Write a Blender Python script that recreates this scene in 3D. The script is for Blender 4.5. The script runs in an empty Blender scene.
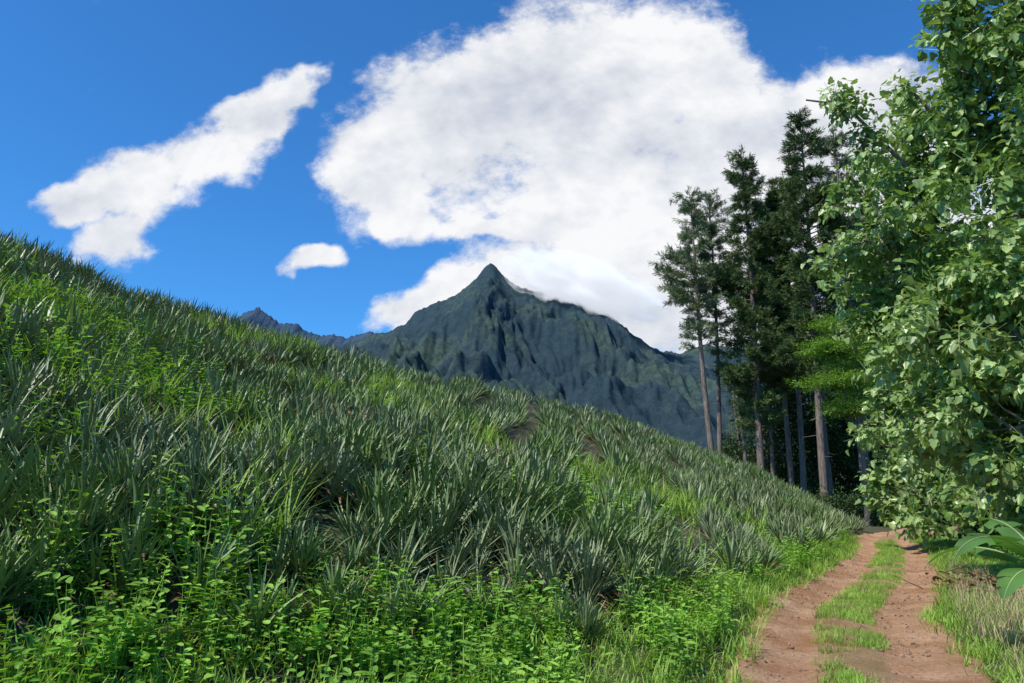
import bpy, bmesh, math, random
import numpy as np
from mathutils import Vector, noise
random.seed(7); rng=np.random.default_rng(7)
scene=bpy.context.scene
try:
    scene.view_settings.view_transform='Standard'; scene.view_settings.look='None'
    scene.view_settings.exposure=0
except Exception as e: print(e)
F=745.0; PITCH=math.radians(12); CP=math.cos(PITCH); SP=math.sin(PITCH); CZ=1.6
# ---------------- camera
cam=bpy.data.cameras.new("camera"); camo=bpy.data.objects.new("camera",cam)
scene.collection.objects.link(camo); scene.camera=camo
cam.sensor_width=36; cam.lens=F/1024*36; cam.clip_start=0.05; cam.clip_end=30000
camo.location=(0,0,CZ); camo.rotation_euler=(math.pi/2+PITCH,0,0)
def dirv(px,py):
    u=(px-512)/F; v=(341.5-py)/F
    return (u, CP-v*SP, SP+v*CP)
def W(px,py,d):
    a=dirv(px,py); return Vector((a[0]*d,a[1]*d,CZ+a[2]*d))
# ---------------- path-aligned coordinates
AZ=math.radians(27); CA=math.cos(AZ); SA=math.sin(AZ)
def st(x,y): return -CA*x+SA*y, SA*x+CA*y
def xy(s,t): return -CA*s+SA*t, SA*s+CA*t
def sstep(a,b,x):
    u=np.clip((x-a)/(b-a),0,1); return u*u*(3-2*u)
def vnoise(x,y,sc,seed=0):
    x=np.asarray(x,float)*sc+seed*17.3; y=np.asarray(y,float)*sc+seed*9.1
    xi=np.floor(x); yi=np.floor(y); fx=x-xi; fy=y-yi
    fx=fx*fx*(3-2*fx); fy=fy*fy*(3-2*fy)
    def h(a,b):
        n=np.sin(a*127.1+b*311.7+seed*74.7)*43758.5453; return n-np.floor(n)
    return (h(xi,yi)*(1-fx)+h(xi+1,yi)*fx)*(1-fy)+(h(xi,yi+1)*(1-fx)+h(xi+1,yi+1)*fx)*fy
K=0.43
def s0f(t): return 1.9+1.5*(1-sstep(0,8,t))
def edgef(t): return 2.4+3.5*(1-sstep(0,8,t))-0.5*sstep(20,38,t)
def plane(s,t):
    q=(s-s0f(t))/0.5
    return K*0.5*np.log1p(np.exp(np.clip(q,-30,30)))*(1+0*s)+np.where(q>30,K*(s-s0f(t))-K*15,0)
CR=[(-500,80,13),(-300,150,14),(-120,200,15.5),(0,237,17),(60,259,19),(120,284,21),(200,308,24),(250,322,26),(350,350,31),(420,368,34),
    (500,388,38),(560,403,42),(620,420,46),(700,446,52),(760,470,50),(800,490,45),(850,516,38),(872,532,33)]
cz=[];cd=[];cc=[]
for px,py,d in CR:
    a=dirv(px,py); x=a[0]*d;y=a[1]*d; s,t=st(x,y)
    z=CZ+a[2]*d-0.6
    p=float(plane(np.array(s),np.array(t)))
    cz.append(math.atan2(x,y)); cd.append(math.hypot(x,y)); cc.append(max(z,0.1)/max(p,0.1))
cc=[min(max(c,0.6),1.5) for c in cc]
def pathc(t):
    t=np.asarray(t,float)
    return np.interp(t,[-5,0,7,12,18,27,33,38,45,60],[.1,.2,.40,.85,.5,.40,.7,.6,-.5,-3])
def hgt(x,y,ruts=True):
    x=np.asarray(x,float); y=np.asarray(y,float)
    s,t=st(x,y); az=np.arctan2(x,y); r=np.hypot(x,y)
    C=np.interp(az,cz,cc); D=np.interp(az,cz,cd)
    p=plane(s,t)*C
    dr=np.maximum(r-D,0)
    hill=np.maximum(p-0.9*dr*dr/(dr+3),0)
    amp=sstep(2.5,6,s)*sstep(0,1.5,hill)
    hill=hill+amp*((vnoise(x,y,.3,1)-.5)*.4)
    hill=hill*np.where(t<-25,np.clip((t+45)/20,0,1),1)
    right=sstep(1.6,8,-s)*0.6*(1-sstep(60,90,r))
    z=hill+right+(vnoise(x,y,.6,2)-.5)*.08*np.exp(-r/60)
    c=pathc(t); g=np.exp(-((s-c-.55)/.28)**2)+np.exp(-((s-c+.55)/.28)**2)
    z=z-.06*g*(t<60)
    return z
def link(o,parent=None):
    scene.collection.objects.link(o)
    if parent: o.parent=parent
    return o
def mkmesh(name,V,Fc,mats=(),smooth=False,mi=None):
    m=bpy.data.meshes.new(name); m.from_pydata([tuple(v) for v in V],[],Fc)
    for k in mats: m.materials.append(k)
    if smooth: m.polygons.foreach_set('use_smooth',[True]*len(m.polygons))
    if mi is not None: m.polygons.foreach_set('material_index',mi)
    m.update(); return m
# ---------------- materials
def newmat(name):
    m=bpy.data.materials.new(name); m.use_nodes=True; nt=m.node_tree; nt.nodes.clear(); return m,nt
def N(nt,typ,**kw):
    n=nt.nodes.new(typ)
    for k,v in kw.items(): setattr(n,k,v)
    return n
def mixc(nt,fac,a,b,mode='MIX'):
    m=N(nt,'ShaderNodeMix',data_type='RGBA',blend_type=mode)
    for sock,v in ((m.inputs[0],fac),(m.inputs[6],a),(m.inputs[7],b)):
        if isinstance(v,(int,float)): sock.default_value=v
        elif isinstance(v,tuple): sock.default_value=(*v,1)
        else: nt.links.new(v,sock)
    return m.outputs[2]
def maprange(nt,v,a,b,c=0,d=1):
    n=N(nt,'ShaderNodeMapRange'); nt.links.new(v,n.inputs[0])
    for i,q in enumerate((a,b,c,d)): n.inputs[i+1].default_value=q
    return n.outputs[0]
def noisetex(nt,vec,scale,detail=4,rough=.55):
    n=N(nt,'ShaderNodeTexNoise'); n.inputs['Scale'].default_value=scale; n.inputs['Detail'].default_value=detail
    n.inputs['Roughness'].default_value=rough
    if vec is not None: nt.links.new(vec,n.inputs['Vector'])
    return n
def leafmat(name,ca,cb,rough=.5,trans=.3,spec=.4,patch=None,inst=False):
    m,nt=newmat(name); L=nt.links
    geo=N(nt,'ShaderNodeNewGeometry')
    if inst: rnd=N(nt,'ShaderNodeObjectInfo').outputs['Random']
    else: rnd=N(nt,'ShaderNodeAttribute',attribute_name='rnd').outputs['Fac']
    col=mixc(nt,rnd,ca,cb)
    n2=noisetex(nt,geo.outputs['Position'],2.5 if patch is None else .5,1)
    if patch: col=mixc(nt,maprange(nt,n2.outputs[0],.42,.6,0,.7),col,patch)
    else:
        v=maprange(nt,n2.outputs[0],.3,.7,.7,1.3)
        cv=N(nt,'ShaderNodeVectorMath',operation='SCALE'); L.new(col,cv.inputs[0]); L.new(v,cv.inputs['Scale']); col=cv.outputs[0]
    p=N(nt,'ShaderNodeBsdfPrincipled'); L.new(col,p.inputs['Base Color'])
    p.inputs['Roughness'].default_value=rough; p.inputs['Specular IOR Level'].default_value=spec
    o=N(nt,'ShaderNodeOutputMaterial')
    if trans>0:
        tr=N(nt,'ShaderNodeBsdfTranslucent')
        L.new(mixc(nt,1.0,col,(1.5,1.6,.6),'MULTIPLY'),tr.inputs[0])
        mx=N(nt,'ShaderNodeMixShader'); mx.inputs[0].default_value=trans
        L.new(p.outputs[0],mx.inputs[1]); L.new(tr.outputs[0],mx.inputs[2]); L.new(mx.outputs[0],o.inputs[0])
    else: L.new(p.outputs[0],o.inputs[0])
    return m
PA=('pineapple_leaf',(.115,.165,.06),(.235,.275,.135),.43,0,.45,(.14,.225,.045))
M_pine_i=leafmat(*PA,inst=True)
M_pine_f=leafmat('pineapple_leaf_far',*PA[1:])
M_dead=leafmat('dry_leaf',(.20,.11,.06),(.32,.2,.1),.8,0,.1)
M_weed=leafmat('weed_leaf',(.16,.33,.035),(.28,.47,.065),.55,.25,.3)
M_grass=leafmat('grass_blade',(.18,.31,.035),(.31,.45,.085),.55,.25,.3)
M_dry=leafmat('dry_grass',(.35,.28,.14),(.48,.4,.22),.7,0,.2)
M_kukui=leafmat('broad_leaf',(.15,.26,.06),(.34,.44,.16),.36,.25,.55)
M_conif=leafmat('needle_leaf',(.055,.10,.03),(.12,.175,.05),.6,0,.2)
M_conif2=leafmat('needle_leaf_light',(.12,.165,.07),(.20,.25,.11),.6,0,.2)
M_albi=leafmat('feather_leaf',(.12,.23,.03),(.20,.33,.05),.5,.3,.3)
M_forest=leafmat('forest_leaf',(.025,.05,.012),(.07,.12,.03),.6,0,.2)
M_ban=leafmat('banana_leaf',(.10,.22,.05),(.11,.24,.06),.42,.3,.45)
M_rib=leafmat('banana_midrib',(.30,.36,.14),(.30,.36,.14),.5,0,.4)
def barkmat(name,a,b):
    m,nt=newmat(name); L=nt.links
    tc=N(nt,'ShaderNodeTexCoord'); mp=N(nt,'ShaderNodeMapping'); mp.inputs['Scale'].default_value=(3,3,.6)
    L.new(tc.outputs['Object'],mp.inputs[0]); n=noisetex(nt,mp.outputs[0],3,6,.65)
    col=mixc(nt,maprange(nt,n.outputs[0],.35,.65),a,b)
    p=N(nt,'ShaderNodeBsdfPrincipled'); L.new(col,p.inputs['Base Color']); p.inputs['Roughness'].default_value=.9
    bp=N(nt,'ShaderNodeBump'); bp.inputs['Strength'].default_value=.6; bp.inputs['Distance'].default_value=.05
    L.new(n.outputs[0],bp.inputs['Height']); L.new(bp.outputs[0],p.inputs['Normal'])
    o=N(nt,'ShaderNodeOutputMaterial'); L.new(p.outputs[0],o.inputs[0]); return m
M_bark=barkmat('bark',(.09,.068,.055),(.25,.19,.155))
M_bark2=barkmat('grey_bark',(.12,.10,.08),(.24,.21,.17))
def groundmat():
    m,nt=newmat('grassy_soil'); L=nt.links
    g=N(nt,'ShaderNodeNewGeometry')
    n=noisetex(nt,g.outputs['Position'],.8,4); n2=noisetex(nt,g.outputs['Position'],12,4)
    c=mixc(nt,maprange(nt,n.outputs[0],.4,.6),(.055,.04,.02),(.06,.085,.022))
    c=mixc(nt,maprange(nt,n2.outputs[0],.4,.7,0,.6),c,(.12,.075,.04))
    p=N(nt,'ShaderNodeBsdfPrincipled'); L.new(c,p.inputs['Base Color']); p.inputs['Roughness'].default_value=.95
    b=N(nt,'ShaderNodeBump'); b.inputs['Strength'].default_value=.8; b.inputs['Distance'].default_value=.05
    L.new(n2.outputs[0],b.inputs['Height']); L.new(b.outputs[0],p.inputs['Normal'])
    o=N(nt,'ShaderNodeOutputMaterial'); L.new(p.outputs[0],o.inputs[0]); return m
M_ground=groundmat()
def dirtmat():
    m,nt=newmat('red_dirt'); L=nt.links
    g=N(nt,'ShaderNodeNewGeometry')
    n=noisetex(nt,g.outputs['Position'],1.3,5,.6); n2=noisetex(nt,g.outputs['Position'],18,6,.75)
    c=mixc(nt,maprange(nt,n.outputs[0],.38,.62),(.42,.215,.105),(.62,.38,.225))
    c=mixc(nt,maprange(nt,n2.outputs[0],.44,.68,0,.75),c,(.29,.145,.07))
    uv=N(nt,'ShaderNodeAttribute',attribute_name='mid')
    n3=noisetex(nt,g.outputs['Position'],2.2,4)
    a=N(nt,'ShaderNodeMath',operation='MULTIPLY'); L.new(uv.outputs['Fac'],a.inputs[0])
    L.new(maprange(nt,n3.outputs[0],.35,.55,.1,.5),a.inputs[1])
    c=mixc(nt,a.outputs[0],c,(.19,.17,.065))
    p=N(nt,'ShaderNodeBsdfPrincipled'); L.new(c,p.inputs['Base Color']); p.inputs['Roughness'].default_value=1; p.inputs['Specular IOR Level'].default_value=.1
    b=N(nt,'ShaderNodeBump'); b.inputs['Strength'].default_value=.9; b.inputs['Distance'].default_value=.07
    L.new(n2.outputs[0],b.inputs['Height']); L.new(b.outputs[0],p.inputs['Normal'])
    o=N(nt,'ShaderNodeOutputMaterial'); L.new(p.outputs[0],o.inputs[0]); return m
M_dirt=dirtmat()
# ---------------- ground sheet
n=210; b=.0365; a=.24/b
ii=np.arange(-n,n+1); ax=a*np.sinh(b*ii)
X,Y=np.meshgrid(ax+3,ax+12)
Z=hgt(X,Y)
S,T=st(X,Y)
dep=.16*(1-sstep(.95,1.2,np.abs(S-pathc(T))))*((T<62)&(T>-6))
Z=Z-dep
nn=2*n+1
V=np.stack([X.ravel(),Y.ravel(),Z.ravel()],1)
idx=np.arange(nn*nn).reshape(nn,nn)
Fq=np.stack([idx[:-1,:-1],idx[:-1,1:],idx[1:,1:],idx[1:,:-1]],-1).reshape(-1,4)
link(bpy.data.objects.new('ground',mkmesh('ground',V.tolist(),Fq.tolist(),[M_ground],True)))
# ---------------- dirt path
ts=np.arange(-4,60,.12); ws=np.linspace(-1,1,31)
V=[];mid=[]
for t in ts:
    c=float(pathc(t))
    wl=1.18+.12*(float(vnoise(t,0,.9,5))-.5)*2+.08*(float(vnoise(t,0,4,6))-.5)*2
    wr=1.24+.12*(float(vnoise(t,9,.8,7))-.5)*2+.08*(float(vnoise(t,4,4,8))-.5)*2
    for w in ws:
        s=c+(w*wl if w>0 else w*wr); V.append((s,t)); mid.append(1 if abs(s-c)<.22 else max(0,1-(abs(s-c)-.22)/.12))
V=np.array(V); x,y=xy(V[:,0],V[:,1]); z=hgt(x,y)
e=np.tile(np.abs(ws)>.99,len(ts)); z=z+.012+(vnoise(x,y,7,3)-.5)*.035+(vnoise(x,y,2.2,13)-.5)*.04-np.where(e,.12,0)
nw=len(ws); idx=np.arange(len(ts)*nw).reshape(-1,nw)
Fq=np.stack([idx[:-1,:-1],idx[:-1,1:],idx[1:,1:],idx[1:,:-1]],-1).reshape(-1,4)[:, ::-1]
me=mkmesh('dirt_path',np.stack([x,y,z],1).tolist(),Fq.tolist(),[M_dirt],True)
at=me.attributes.new('mid','FLOAT','POINT'); at.data.foreach_set('value',np.array(mid,dtype=np.float32))
link(bpy.data.objects.new('dirt_path',me))
# ---------------- prototypes & scatter
_scg={}
def proto(coll,name,V,Fc,mats,smooth=True,mi=None):
    c=_scg.get(coll)
    if c is None: c=bpy.data.collections.new(coll); _scg[coll]=c
    o=bpy.data.objects.new(name,mkmesh(name,V,Fc,mats,smooth,mi)); c.objects.link(o)
def scatter(name,coll,pts,rots,scl,parent=None,realize=True):
    pts=np.asarray(pts,dtype=np.float32); k=len(pts)
    me=bpy.data.meshes.new(name); me.from_pydata(pts.tolist(),[],[])
    A=me.attributes.new('rot','FLOAT_VECTOR','POINT'); A.data.foreach_set('vector',np.asarray(rots,dtype=np.float32).ravel())
    A=me.attributes.new('scl','FLOAT','POINT'); A.data.foreach_set('value',np.asarray(scl,dtype=np.float32))
    A=me.attributes.new('rnd','FLOAT','POINT'); A.data.foreach_set('value',rng.random(k).astype(np.float32))
    A=me.attributes.new('pid','INT','POINT'); A.data.foreach_set('value',rng.integers(0,len(_scg[coll].objects),k).astype(np.int32))
    o=bpy.data.objects.new(name,me); link(o,parent)
    ng=bpy.data.node_groups.new(name+'_scatter','GeometryNodeTree')
    ng.interface.new_socket('Geometry',in_out='INPUT',socket_type='NodeSocketGeometry')
    ng.interface.new_socket('Geometry',in_out='OUTPUT',socket_type='NodeSocketGeometry')
    L=ng.links; gi=ng.nodes.new('NodeGroupInput'); go=ng.nodes.new('NodeGroupOutput')
    ip=ng.nodes.new('GeometryNodeInstanceOnPoints'); ci=ng.nodes.new('GeometryNodeCollectionInfo')
    ci.inputs['Collection'].default_value=_scg[coll]; ci.inputs['Separate Children'].default_value=True; ci.inputs['Reset Children'].default_value=True
    def na(nm,ty):
        q=ng.nodes.new('GeometryNodeInputNamedAttribute'); q.data_type=ty; q.inputs['Name'].default_value=nm
        return q.outputs['Attribute']
    er=ng.nodes.new('FunctionNodeEulerToRotation'); L.new(na('rot','FLOAT_VECTOR'),er.inputs[0])
    L.new(gi.outputs[0],ip.inputs['Points']); L.new(ci.outputs[0],ip.inputs['Instance'])
    ip.inputs['Pick Instance'].default_value=True
    L.new(na('pid','INT'),ip.inputs['Instance Index']); L.new(er.outputs[0],ip.inputs['Rotation']); L.new(na('scl','FLOAT'),ip.inputs['Scale'])
    if realize:
        rl=ng.nodes.new('GeometryNodeRealizeInstances'); L.new(ip.outputs[0],rl.inputs[0]); L.new(rl.outputs[0],go.inputs[0])
    else: L.new(ip.outputs[0],go.inputs[0])
    md=o.modifiers.new('scatter','NODES'); md.node_group=ng
    return o
def blade(V,Fc,base,yaw,elev,L,Wd,segs,droop,fold=.3,prof=None,flat=False):
    p=Vector(base); e=elev; i0=len(V); yw=yaw
    for k in range(segs+1):
        f=k/segs
        w=Wd*(prof(f) if prof else (1-f**2.2))*.5+.0012
        d=Vector((math.cos(yw)*math.cos(e),math.sin(yw)*math.cos(e),math.sin(e)))
        sd=Vector((-math.sin(yw),math.cos(yw),0)); up=sd.cross(d)*-1
        if up.z<0 and abs(e)<1.4: up=-up
        if flat:
            V.append(p+sd*w); V.append(p-sd*w)
            if k<segs:
                a=i0+2*k; Fc.append((a,a+1,a+3,a+2))
        else:
            V.append(p+sd*w+up*w*fold*2); V.append(p.copy()); V.append(p-sd*w+up*w*fold*2)
            if k<segs:
                a=i0+3*k; Fc.append((a,a+1,a+4,a+3)); Fc.append((a+1,a+2,a+5,a+4))
        p=p+d*(L/segs); e-=droop/segs*(0.4+1.2*f)
R=random.uniform
PP=lambda g:(.75+.5*g)*(1-g**3) if g<.5 else (1.0*(1-((g-.5)/.5)**1.6))*.95
for q in range(6):
    V=[];Fc=[];mi=[]
    nl=42
    for k in range(nl):
        f=k/nl; el=math.radians(16+68*f**.7+R(-12,12)); L=R(.6,1.02)*(1-.3*abs(f-.45))
        dead=f<.12
        blade(V,Fc,(R(-.04,.04),R(-.04,.04),.04+.12*f),k*2.399+R(-.4,.4),el,L,R(.032,.046),5,R(.1,.95) if not dead else R(1,1.8),.28,prof=PP)
        mi+= [1 if dead else 0]*(len(Fc)-len(mi))
    proto('pineapple_plants','pineapple_plant',V,Fc,[M_pine_i,M_dead],True,mi)
for q in range(5):
    V=[];Fc=[];mi=[]
    nl=26
    for k in range(nl):
        f=k/nl; el=math.radians(16+66*f**.7+R(-11,11)); L=R(.65,1.05)*(1-.3*abs(f-.45))
        blade(V,Fc,(R(-.04,.04),R(-.04,.04),.04+.12*f),k*2.399+R(-.4,.4),el,L,R(.042,.058),3,R(.1,.8),flat=True,prof=PP)
        mi+= [1 if f<.1 else 0]*(len(Fc)-len(mi))
    proto('pineapple_plants_far','pineapple_plant_simple',V,Fc,[M_pine_f,M_dead],True,mi)
KUK=[(0,0),(-.06,.3),(.18,.52),(.38,.34),(.62,.36),(1,0)]
OVAL=[(0,0),(.22,.2),(.55,.24),(.85,.12),(1,0)]
ROUND=[(0,0),(.1,.3),(.45,.42),(.8,.3),(1,0)]
def leaf(V,Fc,pos,axis,nrm,size,T,fold=.25,bend=.2):
    ax_=axis.normalized(); sd=nrm.cross(ax_)
    if sd.length<1e-3: sd=Vector((1,0,0)).cross(ax_)
    sd.normalize(); nn_=ax_.cross(sd)
    for sg in (1,-1):
        i0=len(V)
        for (a_,b_) in T:
            V.append(pos+ax_*a_*size+sd*b_*size*sg+nn_*(abs(b_)*fold-bend*a_*a_)*size)
        f=list(range(i0,i0+len(T)))
        Fc.append(tuple(f if sg<0 else f[::-1]))
def diamond(V,Fc,pos,axis,nrm,size,wd=.45):
    ax_=axis.normalized(); sd=nrm.cross(ax_)
    if sd.length<1e-3: sd=Vector((1,0,0)).cross(ax_)
    sd.normalize(); i0=len(V)
    V.extend([pos,pos+ax_*.45*size+sd*wd*.5*size,pos+ax_*size,pos+ax_*.45*size-sd*wd*.5*size]); Fc.append((i0,i0+1,i0+2,i0+3))
def rv():
    while True:
        v=Vector((R(-1,1),R(-1,1),R(-1,1)))
        if .05<v.length<1: return v.normalized()
for q in range(6):
    rd=(q%3==2); V=[];Fc=[]; T_=ROUND if rd else OVAL
    for sidx in range(6):
        yaw=R(0,6.28); lean=R(.05,.6); H=R(.2,.5)*(.7 if rd else 1); b0=Vector((R(-.14,.14),R(-.14,.14),0))
        d=Vector((math.cos(yaw)*math.sin(lean),math.sin(yaw)*math.sin(lean),math.cos(lean)))
        blade(V,Fc,b0,yaw,math.pi/2-lean,H,.008,2,.1,flat=True)
        k=int(H/.042)
        for j in range(k):
            p=b0+d*H*(j+1)/k; y2=j*2.4+R(-.4,.4); 
            a_=Vector((math.cos(y2),math.sin(y2),R(.1,.7)))
            leaf(V,Fc,p,a_,Vector((0,0,1))+rv()*.35,(R(.04,.08) if rd else R(.05,.11))*(1.1-.4*j/k),T_,.15,.25)
    proto('weed_plants','weed_plant',V,Fc,[M_weed],False)
for q in range(4):
    V=[];Fc=[]
    for k in range(22):
        blade(V,Fc,(R(-.15,.15),R(-.15,.15),-.01),R(0,6.28),R(.6,1.5),R(.08,.22),R(.006,.011),3,R(.2,1.6),flat=True)
    proto('grass_tufts','grass_tuft',V,Fc,[M_grass])
for q in range(3):
    V=[];Fc=[]
    for k in range(14):
        blade(V,Fc,(R(-.13,.13),R(-.13,.13),-.01),R(0,6.28),R(.8,1.5),R(.2,.55),R(.004,.007),3,R(.3,1.4),flat=True)
    proto('dry_grass_tufts','dry_grass_tuft',V,Fc,[M_dry])
for q in range(4):
    V=[];Fc=[]
    for k in range(20):
        blade(V,Fc,(R(-.1,.1),R(-.1,.1),-.01),R(0,6.28),R(.9,1.5),R(.3,.65),R(.010,.018),4,R(.5,1.8),flat=True)
    proto('tall_grass','tall_grass_tuft',V,Fc,[M_grass])
for q in range(3):
    V=[];Fc=[]
    for k in range(16):
        b0=Vector((R(-.12,.12),R(-.12,.12),0)); d=(Vector((0,0,1))+rv()*.6).normalized()
        leaf(V,Fc,b0+d*R(.1,.4),rv()+d*.5,rv(),R(.03,.07),OVAL,.4,.4)
        blade(V,Fc,b0,R(0,6.28),R(.8,1.4),R(.3,.5),.009,2,.4,flat=True)
    proto('withered_plants','withered_plant',V,Fc,[M_dead],False)
# ---- field positions: planted beds
RA=math.radians(8)
pts=[]
for i in range(-44,44):
    for j in range(0,235):
        for h in (0,1,2):
            u=i*1.95+h*.38+R(-.06,.06); w=j*.36+h*.12-6+R(-.09,.09)
            u2=u+1.9*math.sin(w*.07+.4)+.08*math.sin(w*.35+i*.3)
            pts.append((u2*math.cos(RA)+w*math.sin(RA),-u2*math.sin(RA)+w*math.cos(RA),0))
for k in range(2300):
    s_=R(2.6,18); t_=R(-8,12.5); pts.append((*xy(s_,t_),1))
for k in range(1500):
    s_=R(2.0,20); t_=R(10,60); pts.append((*xy(s_,t_),2))
P=np.array(pts); kind=P[:,2]; s,t=st(P[:,0],P[:,1]); r=np.hypot(P[:,0],P[:,1]); az=np.arctan2(P[:,0],P[:,1])
D=np.interp(az,cz,cd)
ok=(s>edgef(t)+.6*(vnoise(P[:,0],P[:,1],.8,4)-.5))&(r<D+3)&(P[:,1]>0)&(az>-.85)&(az<math.atan(.5))&(r>4.0)
ok&=rng.random(len(P))>.04
ok&=~((kind==2)&(r<D-2.0))
P=P[ok]; k=len(P); r=np.hypot(P[:,0],P[:,1])
Zp=hgt(P[:,0],P[:,1])-.03
sc=rng.uniform(.62,.98,k)*(.68+.55*vnoise(P[:,0],P[:,1],.45,9))*(0.85+.15*sstep(6,14,r))
rot=np.stack([rng.normal(0,.18,k),rng.normal(0,.18,k),rng.uniform(0,6.28,k)],1)
P3=np.stack([P[:,0],P[:,1],Zp],1)
fe=bpy.data.objects.new('pineapple_field',None); link(fe)
near=r<11; print('pineapples',near.sum(),(~near).sum())
scatter('near_plants','pineapple_plants',P3[near],rot[near],sc[near],fe,False)
scatter('far_plants','pineapple_plants_far',P3[~near],rot[~near],sc[~near],fe)
def region(nmax,s0,s1,t0,t1,cond):
    s=rng.uniform(s0,s1,nmax); t=rng.uniform(t0,t1,nmax); x,y=xy(s,t)
    m=cond(s,t,x,y)&(y>.8); s,t,x,y=s[m],t[m],x[m],y[m]
    az=np.arctan2(x,y); m=(az>-.8)&(az<.8)&(np.hypot(x,y)>2.7); x,y=x[m],y[m]
    return x,y,hgt(x,y)
def put(name,coll,reg,smin,smax,tilt=.12,dz=0):
    x,y,z=reg; k=len(x); print(name,k)
    return scatter(name,coll,np.stack([x,y,z+dz],1),np.stack([rng.normal(0,tilt,k),rng.normal(0,tilt,k),rng.uniform(0,6.28,k)],1),rng.uniform(smin,smax,k))
pc=pathc
put('weeds','weed_plants',region(9500,1.3,9,-6,36,lambda s,t,x,y:(s<edgef(t)+.6)&(s>pc(t)+1.3)&((vnoise(x,y,.9,11)>.27))&(rng.random(len(s))<np.where(t<9,1,.4))),.5,1.2)
def fieldweeds(s,t,x,y):
    return (s>edgef(t))&(vnoise(x,y,.42,14)>np.where(np.hypot(x,y)<15,.68,.84))&(np.hypot(x,y)<24)
put('field_weeds','weed_plants',region(4500,3,20,-8,24,fieldweeds),.9,1.5,dz=.12)
put('field_tall_grass','tall_grass',region(2300,3,20,-8,20,lambda s,t,x,y:(s>edgef(t))&(vnoise(x,y,.5,15)>.58)),1.0,1.5,dz=.05)
put('withered_weeds','withered_plants',region(900,4,14,-6,16,lambda s,t,x,y:(s>edgef(t)+.5)&(vnoise(x,y,.8,41)>.84)),.8,1.3,.2,.2)
def leftgrass(s,t,x,y):
    dpl=s-pc(t); return (dpl>.88+.28*vnoise(x,y,2,3))&(s<edgef(t)+.5)
put('verge_grass','grass_tufts',region(14000,1,8,-6,34,leftgrass),.6,1.3)
put('verge_tall_grass','tall_grass',region(700,1.6,7,-6,30,lambda s,t,x,y:(s<edgef(t)+.5)&(s>pc(t)+1.4)&(vnoise(x,y,.8,33)>.45)),.5,.9)
def midgrass(s,t,x,y):
    dpl=np.abs(s-pc(t)); return (dpl<.34)&(vnoise(x,y,1.1,21)>np.where(t<9,.12,.32))
put('path_center_grass','grass_tufts',region(9500,-.5,1.8,2,34,midgrass),.3,.7)
def rgrass(s,t,x,y):
    return (pc(t)-s>.95+.3*vnoise(x,y,2,5))&(rng.random(len(s))<.4+.75*vnoise(x,y,.7,22))
put('roadside_grass','grass_tufts',region(18000,-7,.5,1,38,rgrass),.6,1.2)
put('roadside_dry_grass','dry_grass_tufts',region(3500,-6,0,2,26,lambda s,t,x,y:(pc(t)-s>1.35)&(vnoise(x,y,.6,23)>.5)),.5,.95)
put('roadside_weeds','weed_plants',region(1400,-8,-1.5,8,40,lambda s,t,x,y:(s<-2.0-.8*vnoise(x,y,.5,2))),.8,1.4)
M_peb=barkmat('stone',(.20,.11,.07),(.40,.26,.17))
for q in range(3):
    bm=bmesh.new(); bmesh.ops.create_icosphere(bm,subdivisions=1,radius=.02)
    for v in bm.verts: v.co=Vector((v.co.x*R(.8,1.4),v.co.y*R(.7,1.2),v.co.z*R(.5,.8)))
    me=bpy.data.meshes.new('pebble'); bm.to_mesh(me); bm.free(); me.materials.append(M_peb)
    c=_scg.get('pebbles') or bpy.data.collections.new('pebbles'); _scg['pebbles']=c
    c.objects.link(bpy.data.objects.new('pebble',me))
put('path_pebbles','pebbles',region(3500,-.8,2,3,26,lambda s,t,x,y:np.abs(s-pc(t))<1.0),.25,1.2,1,.01)
put('path_stones','pebbles',region(260,-.8,2,3,26,lambda s,t,x,y:np.abs(s-pc(t))<1.0),1,2.0,1,.01)
# ---------------- tubes
def tube(V,Fc,pts,rad,n=7):
    i0=len(V)
    for k,p in enumerate(pts):
        d=(pts[min(k+1,len(pts)-1)]-pts[max(k-1,0)]).normalized()
        a_=d.cross(Vector((.3,.2,1)) if abs(d.z)<.9 else Vector((1,0,0))).normalized(); b_=d.cross(a_)
        for j in range(n):
            th=2*math.pi*j/n; V.append(p+(a_*math.cos(th)+b_*math.sin(th))*rad[k])
        if k:
            for j in range(n):
                q=i0+(k-1)*n; Fc.append((q+j,q+(j+1)%n,q+n+(j+1)%n,q+n+j))
for cn,mt in (('needle_clumps',M_conif),('needle_clumps_light',M_conif2)):
    for q in range(4):
        V=[];Fc=[]
        for k in range(44):
            f=R(0,1); base=Vector((f*.6,R(-.1,.1),R(-.08,.08)))
            ang=R(-1.2,1.2); el=R(-.5,.9)
            d=Vector((math.cos(ang)*math.cos(el),math.sin(ang)*math.cos(el),math.sin(el)))
            diamond(V,Fc,base,d,rv()+Vector((0,0,1)),R(.2,.38),.14)
        proto(cn,'needle_clump',V,Fc,[mt],False)
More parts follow.
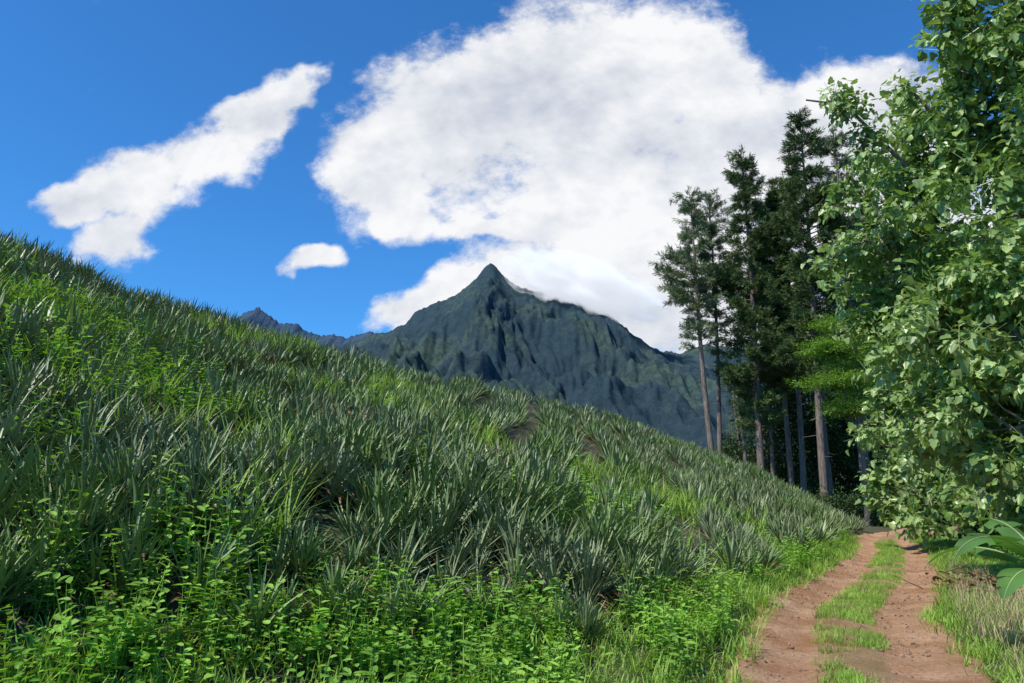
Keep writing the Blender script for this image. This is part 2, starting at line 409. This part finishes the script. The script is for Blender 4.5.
def pine(px,pytop,d,crown_bot,Rm,clumps='needle_clumps',seed=1,sparse=0.,lean=0,trunk_r=.32,name='pine_tree'):
    random.seed(seed)
    e=bpy.data.objects.new(name,None); link(e)
    top=W(px,pytop,d); x0,y0=top.x-lean,top.y; zb=float(hgt(x0,y0))-.2
    H=top.z-zb
    V=[];Fc=[];pts=[];rad=[]
    for k in range(13):
        f=k/12; pts.append(Vector((x0+lean*f+.15*math.sin(f*5+seed),y0+.15*math.cos(f*4+seed),zb+H*f))); rad.append(trunk_r*(1-f)**.8+.02)
    tube(V,Fc,pts,rad,9)
    def tp(z):
        f=min(max((z-zb)/H,0),.999)*12; i=int(f); return pts[i].lerp(pts[i+1],f-i)
    P=[];RO=[];SC=[]
    zc=W(px,crown_bot,d).z; z=zc
    while z<top.z-.3:
        f=(z-zc)/(top.z-zc)
        prof=min(1,(.5+f*2.2))*(1-f)**.7*(.8+.3*math.sin(f*17+seed)) if not sparse else (.6+.4*math.sin(f*11+seed))*min(1,.5+2*f)*(1-f**3)
        for b_ in range(5 if not sparse else 4):
            if R(0,1)<.15+sparse: continue
            yaw=R(0,6.28); L=Rm*prof*R(.45,1.25)+.25; el=R(-.2,.25)+f*.5
            o=tp(z+R(-.2,.2)); bp=[o]; pp=o.copy(); ee=el
            ns=5
            for k in range(ns):
                dd=Vector((math.cos(yaw)*math.cos(ee),math.sin(yaw)*math.cos(ee),math.sin(ee))); pp=pp+dd*L/ns; bp.append(pp.copy()); ee+=.06
            tube(V,Fc,bp,[.05*(1-k/(ns+.5))+.008 for k in range(ns+1)],4)
            nc=int(L/.32)+1
            for k in range(nc):
                g=.25+.75*(k+R(0,1))/nc; i=min(int(g*ns),ns-1); q=bp[i].lerp(bp[i+1],min(g*ns-i,1))
                for m in range(2 if (not sparse or R(0,1)<.5) else 1):
                    P.append(q+Vector((R(-.25,.25),R(-.25,.25),R(-.12,.12)))); RO.append((R(0,6.28),-R(-.3,.6),yaw+R(-.9,.9))); SC.append(R(.8,1.35))
        z+=R(.38,.6) if not sparse else R(.36,.6)
    for k in range(9):
        o=tp(zc-R(.3,6)); yaw=R(0,6.28); tube(V,Fc,[o,o+Vector((math.cos(yaw),math.sin(yaw),R(-.3,.2)))*R(.5,1.3)],[.035,.01],4)
    P.append(top+Vector((0,0,-.3))); RO.append((0,-1.4,0)); SC.append(1.2)
    link(bpy.data.objects.new('trunk',mkmesh('trunk',V,Fc,[M_bark],True)),e)
    scatter('foliage',clumps,[tuple(p) for p in P],RO,SC,e)
pine(688,192,60,352,3.9,'needle_clumps_light',3,.12,-.9,.23)
pine(709,198,63,335,3.6,'needle_clumps_light',5,.14,.3,.21)
pine(741,152,60,430,3.2,'needle_clumps',11,0,0,.27)
pine(766,205,66,400,2.9,'needle_clumps',13,0,-.3,.24)
pine(799,118,58,385,4.1,'needle_clumps',17,.0,.4,.28)
pine(782,180,61,390,3.3,'needle_clumps',19,0,.3,.22)
pine(832,130,62,360,3.4,'needle_clumps_light',23,.05,0,.26)
pine(862,190,66,360,3.0,'needle_clumps',29,.0,0,.25)
pine(757,250,68,420,2.8,'needle_clumps',31,.0,0,.2)
random.seed(99)
for q in range(5):
    V=[];Fc=[]
    for k in range(18):
        p=rv()*R(.05,.45); out=(p.normalized()+Vector((0,0,-.6))+rv()*.6)
        leaf(V,Fc,p,out,Vector((0,-.3,1))+p.normalized()*.6+rv()*.7,R(.09,.2),KUK,.2,.25)
    for k in range(5):
        q_=rv()*.4; tube(V,Fc,[Vector((0,0,0)),q_],[.008,.003],3)
    proto('broad_leaf_clusters','leaf_cluster',V,Fc,[M_kukui],False)
for cn,mt in (('forest_leaf_clusters',M_forest),('feather_leaf_clusters',M_albi)):
    for q in range(4):
        V=[];Fc=[]
        for k in range(60 if mt is M_forest else 80):
            p=rv()*R(.1,.6); 
            if mt is M_albi: p.z*=.15; p*=1.3
            diamond(V,Fc,p,p.normalized()+rv()*.6+Vector((0,0,-.2)),Vector((0,0,1))+rv()*.6,R(.10,.2) if mt is M_forest else R(.07,.15))
        proto(cn,'leaf_cluster',V,Fc,[mt],False)
def crown(blobs,dens,shell=.55,gap=-.18,frq=1.15):
    P=[];RO=[];SC=[]
    for (px,py,d,rpx,sq) in blobs:
        c=W(px,py,d); r=rpx*d/F
        n_=int(dens*r*r*(1+.4*r))
        for k in range(n_):
            v=rv(); rr=r*(shell+(1-shell)*R(0,1)**.6)*(1+.6*noise.noise((c+v*r)*.9))
            p=c+Vector((v.x*rr,v.y*rr,v.z*rr*sq))
            if noise.noise(p*frq)<gap: continue
            if p.z<float(hgt(p.x,p.y))+.2: continue
            P.append(tuple(p)); RO.append((R(-.5,.5),R(-.5,.5),R(0,6.28))); SC.append(R(.8,1.25))
    return P,RO,SC
def broadtree(name,base,blobs,dens,coll,bark,tr=.22,shell=.55,extra=None,scm=1,gap=-.18,frq=1.15):
    e=bpy.data.objects.new(name,None); link(e)
    b0=Vector(base); V=[];Fc=[]
    cs=[W(b[0],b[1],b[2]) for b in blobs]; mz=sum(c.z for c in cs)/len(cs)
    mx=Vector((sum(c.x for c in cs)/len(cs),sum(c.y for c in cs)/len(cs),mz))
    fork=b0.lerp(mx,.35); fork.z=b0.z+(mz-b0.z)*.45
    tube(V,Fc,[b0,b0.lerp(fork,.5)+Vector((.08,.05,0)),fork],[tr*1.25,tr,tr*.85],9)
    for c in cs:
        m_=fork.lerp(c,.5)+rv()*.25+Vector((0,0,.15*(c-fork).length))
        tube(V,Fc,[fork,m_,c],[tr*.5,tr*.28,tr*.1],6)
        for k in range(5):
            q=c+rv()*.9; tube(V,Fc,[m_.lerp(c,R(.3,1)),(m_+q)*.5+(c-m_)*.3,q],[tr*.14,tr*.09,.01],4)
    P,RO,SC=crown(blobs,dens,shell,gap,frq)
    if extra:
        for (pl) in extra:
            tube(V,Fc,pl,[.05*(1-k/len(pl))+.008 for k in range(len(pl))],5)
            for k in range(1,len(pl)):
                for j in range(7):
                    P.append(tuple(pl[k-1].lerp(pl[k],R(0,1))+rv()*R(.05,.3))); RO.append((R(-.6,.6),R(-.6,.6),R(0,6.28))); SC.append(R(.7,1))
    link(bpy.data.objects.new('trunk',mkmesh('trunk',V,Fc,[bark],True)),e)
    scatter('foliage',coll,P,RO,[s_*scm for s_ in SC],e)
bl=[(1010,-50,14,85,1),(990,40,14,60,1),(1060,110,14,105,1),(965,135,15,56,1),(912,200,16,46,1),(888,262,16,44,1),(905,335,15.5,50,1),
    (980,230,14,80,1),(985,330,13.5,82,1),(1080,300,14,110,1),(1090,440,13,90,1),(1010,430,13,75,1),(955,410,15,56,1),(940,120,16,34,1)]
gx,gy=xy(-3.6,14.5)
ex=[[W(930,190,15),W(900,160,15),W(870,130,15),W(845,105,15),W(806,100,15)],[W(870,130,15),W(858,160,15),W(845,190,15),W(832,205,15)],[W(985,40,14),W(955,20,14),W(948,-5,14)],
    [W(900,250,15.5),W(865,240,15.5),W(836,252,15.5),W(824,275,15.5)],[W(900,330,15.5),W(862,320,15.5),W(842,332,15.5)],
    [W(960,140,15),W(925,105,15),W(905,85,15)]]
broadtree('broadleaf_tree',(gx,gy,float(hgt(gx,gy))-.1),bl,82,'broad_leaf_clusters',M_bark2,.24,.5,ex,.93,0.0,1.5)
bl2=[(905,450,25,36,1),(930,400,25,45,1),(900,500,25,26,1),(950,470,24,45,1),(985,490,20,42,1),(895,390,26,34,1),(925,505,23,26,1)]
gx,gy=xy(-3.2,25)
broadtree('broadleaf_tree',(gx,gy,float(hgt(gx,gy))-.1),bl2,48,'broad_leaf_clusters',M_bark2,.18,.5,None,1.25,-.06,1.2)
bl3=[(852,322,46,30,.25),(835,348,45,34,.2),(866,362,45,36,.18),(840,382,44,38,.16),(850,408,44,32,.2),(888,340,46,34,.25),(872,395,47,34,.2)]
gx,gy=W(865,500,46).x,W(865,500,46).y
broadtree('feathery_tree',(gx,gy,float(hgt(gx,gy))-.1),bl3,22,'feather_leaf_clusters',M_bark2,.14,.15,None,1.1,-.1)
# forest mass
fb=[]
for px in range(722,1180,26):
    for py,rr in ((500,34),(455,36),(415,34)):
        if px<770 and py<440: continue
        fb.append((px+R(-8,8),py+R(-12,12)+(10 if px<800 else 0),R(62,80),rr,1))
for px in range(850,1200,32):
    for py in (370,320,260): fb.append((px+R(-10,10),py+R(-15,15),R(66,85),38,1))
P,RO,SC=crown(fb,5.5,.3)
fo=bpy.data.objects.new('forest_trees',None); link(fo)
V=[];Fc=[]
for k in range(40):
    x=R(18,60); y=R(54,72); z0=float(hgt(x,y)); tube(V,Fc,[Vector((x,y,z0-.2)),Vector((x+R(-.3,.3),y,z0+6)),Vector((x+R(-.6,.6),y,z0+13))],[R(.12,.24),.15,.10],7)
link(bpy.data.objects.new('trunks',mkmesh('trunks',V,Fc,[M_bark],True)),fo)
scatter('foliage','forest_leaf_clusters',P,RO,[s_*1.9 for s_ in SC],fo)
bb=[]
for k in range(16):
    s_=R(-9,-2.6); t_=R(27,46); x,y=xy(s_,t_); bb.append((x,y,R(.8,1.7)))
for k in range(12):
    s_=R(-2,4); t_=R(52,60); x,y=xy(s_,t_); bb.append((x,y,R(1.2,2.4)))
P=[];RO=[];SC=[]
for x,y,r in bb:
    for k in range(int(50*r*r)):
        v=rv(); v.z=abs(v.z); q=Vector((x,y,float(hgt(x,y))))+v*r*R(.5,1); P.append(tuple(q)); RO.append((R(-.5,.5),R(-.5,.5),R(0,6.28))); SC.append(R(.7,1.2))
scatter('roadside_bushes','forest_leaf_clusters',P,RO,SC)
# banana plant
ban=bpy.data.objects.new('banana_plant',None); link(ban)
V=[];Fc=[]
B0=W(1050,580,8.0); B0.z=float(hgt(B0.x,B0.y))
tube(V,Fc,[B0+Vector((0,0,-.1)),B0+Vector((.02,0,.5)),B0+Vector((0,.03,.9))],[.12,.1,.07],10)
link(bpy.data.objects.new('stem',mkmesh('stem',V,Fc,[M_ban],True)),ban)
def banleaf(yaw,el,L,dr,wid):
    V=[];Fc=[];mi=[]; p=B0+Vector((0,0,.8)); e=el; n_=30; rib=[]
    for k in range(n_+1):
        f=k/n_; d=Vector((math.cos(yaw)*math.cos(e),math.sin(yaw)*math.cos(e),math.sin(e)))
        sd=Vector((-math.sin(yaw),math.cos(yaw),0)); up=d.cross(sd)
        rib.append((p.copy(),d,sd,up)); p=p+d*L/n_; e-=dr/n_*(.4+1.2*f)
    for sg in (1,-1):
        off=0
        for k in range(4,n_):
            if R(0,1)<.16: off=R(-.35,.35)
            q=[]
            for kk,ff in ((k,k/n_),(k+1,(k+1)/n_)):
                g=max((ff-.13)/.87,0.0); w=wid*min(1,.25+g*3.4)*max(1-g**4.5,0)*.5
                P0,d,sd,up=rib[kk]
                q.append([P0+(sd*sg*c_*w)+d*c_*w*.25+up*(.18*math.sin(c_*1.5)*w+(off-.3)*w*c_*c_) for c_ in (0,.5,1)])
            i0=len(V); V+=q[0]+q[1]
            for c_ in (0,1): Fc.append((i0+c_,i0+c_+1,i0+c_+4,i0+c_+3)); mi.append(0)
    a0=len(Fc); tube(V,Fc,[r_[0]+r_[3]*.004 for r_ in rib],[.014*(1-k/(n_+1))+.002 for k in range(n_+1)],5)
    mi+=[1]*(len(Fc)-a0)
    return V,Fc,mi
for k,(yaw,el,L,dr,wd_) in enumerate([(math.pi+.15,.95,1.35,2.1,.38),(math.pi-.45,.7,1.35,1.8,.36),(math.pi+.6,.35,1.2,1.3,.36),(.5,.9,1.3,1.6,.36),(1.7,1.1,1.2,1.5,.36),(-1.2,.9,1.2,1.7,.36)]):
    V,Fc,mi=banleaf(yaw,el,L,dr,wd_)
    link(bpy.data.objects.new('leaf_%d'%(k+1),mkmesh('leaf',V,Fc,[M_ban,M_rib],True,mi)),ban)
V=[];Fc=[];c=W(1010,575,13); c.z=float(hgt(c.x,c.y))
for k in range(240):
    p=c+Vector((R(-1.1,1.1),R(-1,1),R(0,.35))); v=rv(); v.z*=.35; 
    if k%3==0: tube(V,Fc,[p,p+v*R(.3,.8)],[.012,.006],4)
    else: leaf(V,Fc,p,v,Vector((0,0,1))+rv()*.5,R(.1,.22),OVAL,.3,.3)
link(bpy.data.objects.new('dry_brush_pile',mkmesh('dry_brush_pile',V,Fc,[M_dead])))
# ---------------- mountains
def mtnmat(name,a,b_,c_):
    m,nt=newmat(name); L=nt.links; g=N(nt,'ShaderNodeNewGeometry')
    n1=noisetex(nt,g.outputs['Position'],.0035,5,.65); n2=noisetex(nt,g.outputs['Position'],.04,7,.8)
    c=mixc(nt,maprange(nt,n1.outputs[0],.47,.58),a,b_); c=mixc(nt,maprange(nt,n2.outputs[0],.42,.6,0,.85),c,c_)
    p=N(nt,'ShaderNodeBsdfDiffuse'); L.new(c,p.inputs['Color'])
    bp=N(nt,'ShaderNodeBump'); bp.inputs['Strength'].default_value=1; bp.inputs['Distance'].default_value=18
    L.new(n2.outputs[0],bp.inputs['Height']); L.new(bp.outputs[0],p.inputs['Normal'])
    o=N(nt,'ShaderNodeOutputMaterial'); L.new(p.outputs[0],o.inputs[0]); return m
def mountain(name,prof,d,depth,ncol,nrow,mat,spur,seed,jag=1.0):
    pxs=np.linspace(prof[0][0],prof[-1][0],ncol); pys=np.interp(pxs,[q[0] for q in prof],[q[1] for q in prof])
    V=[]
    for j in range(-nrow//4,nrow+1):
        for i in range(ncol):
            px=pxs[i]; py=pys[i]+1.6*jag*noise.noise(Vector((px*.12,seed,0)))+1.5*jag*noise.noise(Vector((px*.4,seed,3)))
            rp=W(px,py,d); u=j/nrow
            H=rp.z
            if j<=0:
                y=rp.y-depth*u; z=H*(1+u*3.0); x=rp.x
            else:
                y=rp.y-depth*u; x=rp.x
                wx=x+70*noise.noise(Vector((x*.004,y*.004,seed+5))); 
                s_=0;am=.5;fr=.0042
                for o in range(5):
                    nv=1-2*abs(noise.noise(Vector((wx*fr,y*fr*.42,seed+o*3.1)))); s_+=am*nv; am*=.56; fr*=2.05
                z=H*((1-u)**1.3)+spur*H*(s_-.78)*min(u*3,1)*(1-u)
                z=min(z,(H-CZ)*y/rp.y*(1-.35*u)+CZ)
            V.append((x,y,max(z,-5)))
    rows=len(V)//ncol; idx=np.arange(rows*ncol).reshape(rows,ncol)
    Fq=np.stack([idx[:-1,:-1],idx[:-1,1:],idx[1:,1:],idx[1:,:-1]],-1).reshape(-1,4)[:, ::-1]
    me=mkmesh(name,V,Fq.tolist(),[mat],True); link(bpy.data.objects.new(name,me))
main=[(330,372),(345,345),(365,338),(375,333),(385,333),(405,324),(415,312),(430,305),(447,299),(460,292),(470,285),(480,273),(486,266),(491,263),(497,268),(504,277),(512,283),(530,290),(545,292),(575,293),(590,301),(610,315),(630,332),(645,343),(660,351),(680,353),(700,345),(720,346),(760,350),(850,362),(1000,380),(1150,400)]
far=[(60,400),(120,370),(180,345),(225,325),(240,316),(250,311),(259,307),(268,315),(280,323),(298,324),(308,332),(322,336),(336,334),(345,338),(372,332),(390,350),(480,400)]
mountain('mountain',main,3000,1900,620,170,mtnmat('rainforest_haze_tint',(.055,.092,.112),(.10,.15,.118),(.036,.064,.08)),.5,3.3)  # aerial haze is put into the diffuse colours as a bluish tint
mountain('distant_mountain_ridge',far,4300,1800,260,60,mtnmat('ridge_haze_tint',(.065,.11,.17),(.09,.13,.18),(.055,.095,.15)),.4,8.1,1.6)  # distance haze painted into the ridge colour, bluer than the main mountain
# summit cloud (scattering volume plus an added faint glow)
m,nt=newmat('cloud_vapour_glow'); L=nt.links
tc=N(nt,'ShaderNodeTexCoord')
ln=N(nt,'ShaderNodeVectorMath',operation='LENGTH'); L.new(tc.outputs['Object'],ln.inputs[0])
nz=noisetex(nt,tc.outputs['Object'],2.3,3,.62)
q=N(nt,'ShaderNodeMath',operation='MULTIPLY_ADD'); L.new(nz.outputs[0],q.inputs[0]); q.inputs[1].default_value=1.9; q.inputs[2].default_value=-.06
q2=N(nt,'ShaderNodeMath',operation='SUBTRACT'); L.new(q.outputs[0],q2.inputs[0]); L.new(ln.outputs['Value'],q2.inputs[1])
dn=maprange(nt,q2.outputs[0],.0,.5,0,.045)
vp=N(nt,'ShaderNodeVolumePrincipled'); vp.inputs['Color'].default_value=(1,1,1,1); L.new(dn,vp.inputs['Density'])
vp.inputs['Emission Color'].default_value=(.88,.92,1,1)
em=N(nt,'ShaderNodeMath',operation='MULTIPLY'); L.new(dn,em.inputs[0]); em.inputs[1].default_value=.45; L.new(em.outputs[0],vp.inputs['Emission Strength'])  # added emission stands in for multiply scattered light in the cloud
o=N(nt,'ShaderNodeOutputMaterial'); L.new(vp.outputs[0],o.inputs['Volume'])
bm=bmesh.new(); bmesh.ops.create_icosphere(bm,subdivisions=3,radius=1)
me=bpy.data.meshes.new('summit_cloud'); bm.to_mesh(me); bm.free(); me.materials.append(m)
co=link(bpy.data.objects.new('summit_cloud',me)); co.location=W(582,287,2880); co.scale=(345,170,120); co.rotation_euler=(0,math.radians(17),0)
# ---------------- world
wd=bpy.data.worlds.new('World'); scene.world=wd; wd.use_nodes=True; nt=wd.node_tree; nt.nodes.clear(); L=nt.links
try:
    wd.cycles.sampling_method='MANUAL'; wd.cycles.sample_map_resolution=512
except Exception as ex_: print(ex_)
SD=Vector((-.56,-.40,.92)).normalized(); elev=math.asin(SD.z); rot_=math.atan2(SD.x,SD.y)
sky=N(nt,'ShaderNodeTexSky',sky_type='NISHITA'); sky.sun_disc=False; sky.sun_elevation=elev; sky.sun_rotation=rot_
sky.air_density=1.0; sky.dust_density=.3; sky.ozone_density=3
tint=mixc(nt,1.0,sky.outputs[0],(.40,1.08,1.68),'MULTIPLY')
bg1=N(nt,'ShaderNodeBackground'); L.new(tint,bg1.inputs[0]); bg1.inputs[1].default_value=.11
tc=N(nt,'ShaderNodeTexCoord'); sx=N(nt,'ShaderNodeSeparateXYZ'); L.new(tc.outputs['Generated'],sx.inputs[0])
def M(op,a_,b_=None,c_=None):
    m=N(nt,'ShaderNodeMath',operation=op)
    for i,v in enumerate((a_,b_,c_)):
        if v is None: continue
        if isinstance(v,(int,float)): m.inputs[i].default_value=v
        else: L.new(v,m.inputs[i])
    return m.outputs[0]
yy=M('MAXIMUM',sx.outputs[1],.05)
cb=N(nt,'ShaderNodeCombineXYZ'); L.new(M('DIVIDE',sx.outputs[0],yy),cb.inputs[0]); L.new(M('DIVIDE',sx.outputs[2],yy),cb.inputs[1])
uv=cb.outputs[0]
wn=noisetex(nt,uv,7,3,.6)
w1=N(nt,'ShaderNodeVectorMath',operation='SUBTRACT'); L.new(wn.outputs['Color'],w1.inputs[0]); w1.inputs[1].default_value=(.5,.5,.5)
w2=N(nt,'ShaderNodeVectorMath',operation='SCALE'); L.new(w1.outputs[0],w2.inputs[0]); w2.inputs['Scale'].default_value=.13
w3=N(nt,'ShaderNodeVectorMath',operation='ADD'); L.new(uv,w3.inputs[0]); L.new(w2.outputs[0],w3.inputs[1])
clouds=[(80,200,36,20,0),(145,180,48,38,35),(200,160,58,36,30),(248,122,56,30,42),(292,92,32,18,45),(112,238,34,26,15),
 (315,256,24,11,5),
 (380,160,48,68,0),(430,115,66,60,0),(400,215,34,22,0),(520,115,125,85,0),(610,78,125,88,0),(700,60,65,62,0),
 (600,195,120,78,0),(505,232,58,16,-5),(650,275,115,85,0),(740,165,115,90,0),(840,105,100,40,15),
 (425,303,54,22,25),(560,282,85,42,0),(720,320,100,55,0),(880,200,120,90,0)]
acc=None
for (px,py,rx,ry,an) in clouds:
    dv=dirv(px,py); mp=N(nt,'ShaderNodeMapping',vector_type='TEXTURE'); L.new(w3.outputs[0],mp.inputs[0])
    mp.inputs['Location'].default_value=(dv[0]/dv[1],dv[2]/dv[1],0); mp.inputs['Rotation'].default_value=(0,0,math.radians(an))
    mp.inputs['Scale'].default_value=(rx*1.65/690,ry*1.65/660,1)
    g=N(nt,'ShaderNodeTexGradient',gradient_type='SPHERICAL'); L.new(mp.outputs[0],g.inputs[0])
    o=g.outputs['Fac']
    acc=o if acc is None else M('SMOOTH_MAX',acc,o,.12)
wm=N(nt,'ShaderNodeMapping'); L.new(uv,wm.inputs[0]); wm.inputs['Rotation'].default_value=(0,0,math.radians(-35)); wm.inputs['Scale'].default_value=(.85,1.1,1)
fb1=noisetex(nt,wm.outputs[0],8,7,.66)
off=N(nt,'ShaderNodeVectorMath',operation='ADD'); L.new(wm.outputs[0],off.inputs[0]); off.inputs[1].default_value=(-.005,.035,0)
fb2=noisetex(nt,off.outputs[0],8,3,.6)
fl=noisetex(nt,wm.outputs[0],3.0,2,.5)
gate=M('MINIMUM',M('MULTIPLY',acc,5),1)
dens=M('ADD',acc,M('MULTIPLY',M('MULTIPLY',M('SUBTRACT',fb1.outputs[0],.5),1.45),gate))
mk=N(nt,'ShaderNodeMapRange',interpolation_type='SMOOTHSTEP'); L.new(dens,mk.inputs[0]); mk.inputs[1].default_value=.16; mk.inputs[2].default_value=.54
front=M('GREATER_THAN',sx.outputs[1],.06)
mask=M('MULTIPLY',M('MULTIPLY',mk.outputs[0],front),.98)
sh=M('ADD',M('MULTIPLY',M('SUBTRACT',fb1.outputs[0],fb2.outputs[0]),1.8),M('MULTIPLY',M('SUBTRACT',fl.outputs[0],.5),2.2))  # lit and shaded cloud relief painted in from offset noise
sh=M('ADD',sh,.8)
shc=N(nt,'ShaderNodeClamp'); L.new(sh,shc.inputs[0])
ccol=mixc(nt,shc.outputs[0],(.50,.56,.67),(.97,.97,.98))
bg2=N(nt,'ShaderNodeBackground'); L.new(ccol,bg2.inputs[0]); bg2.inputs[1].default_value=1.0
ms=N(nt,'ShaderNodeMixShader'); L.new(mask,ms.inputs[0]); L.new(bg1.outputs[0],ms.inputs[1]); L.new(bg2.outputs[0],ms.inputs[2])
wo=N(nt,'ShaderNodeOutputWorld'); L.new(ms.outputs[0],wo.inputs[0])
sun=bpy.data.lights.new('sun','SUN'); sun.energy=5.0; sun.angle=math.radians(.5); sun.color=(1,.95,.85)
so=bpy.data.objects.new('sun',sun); link(so); so.rotation_euler=SD.to_track_quat('Z','Y').to_euler()
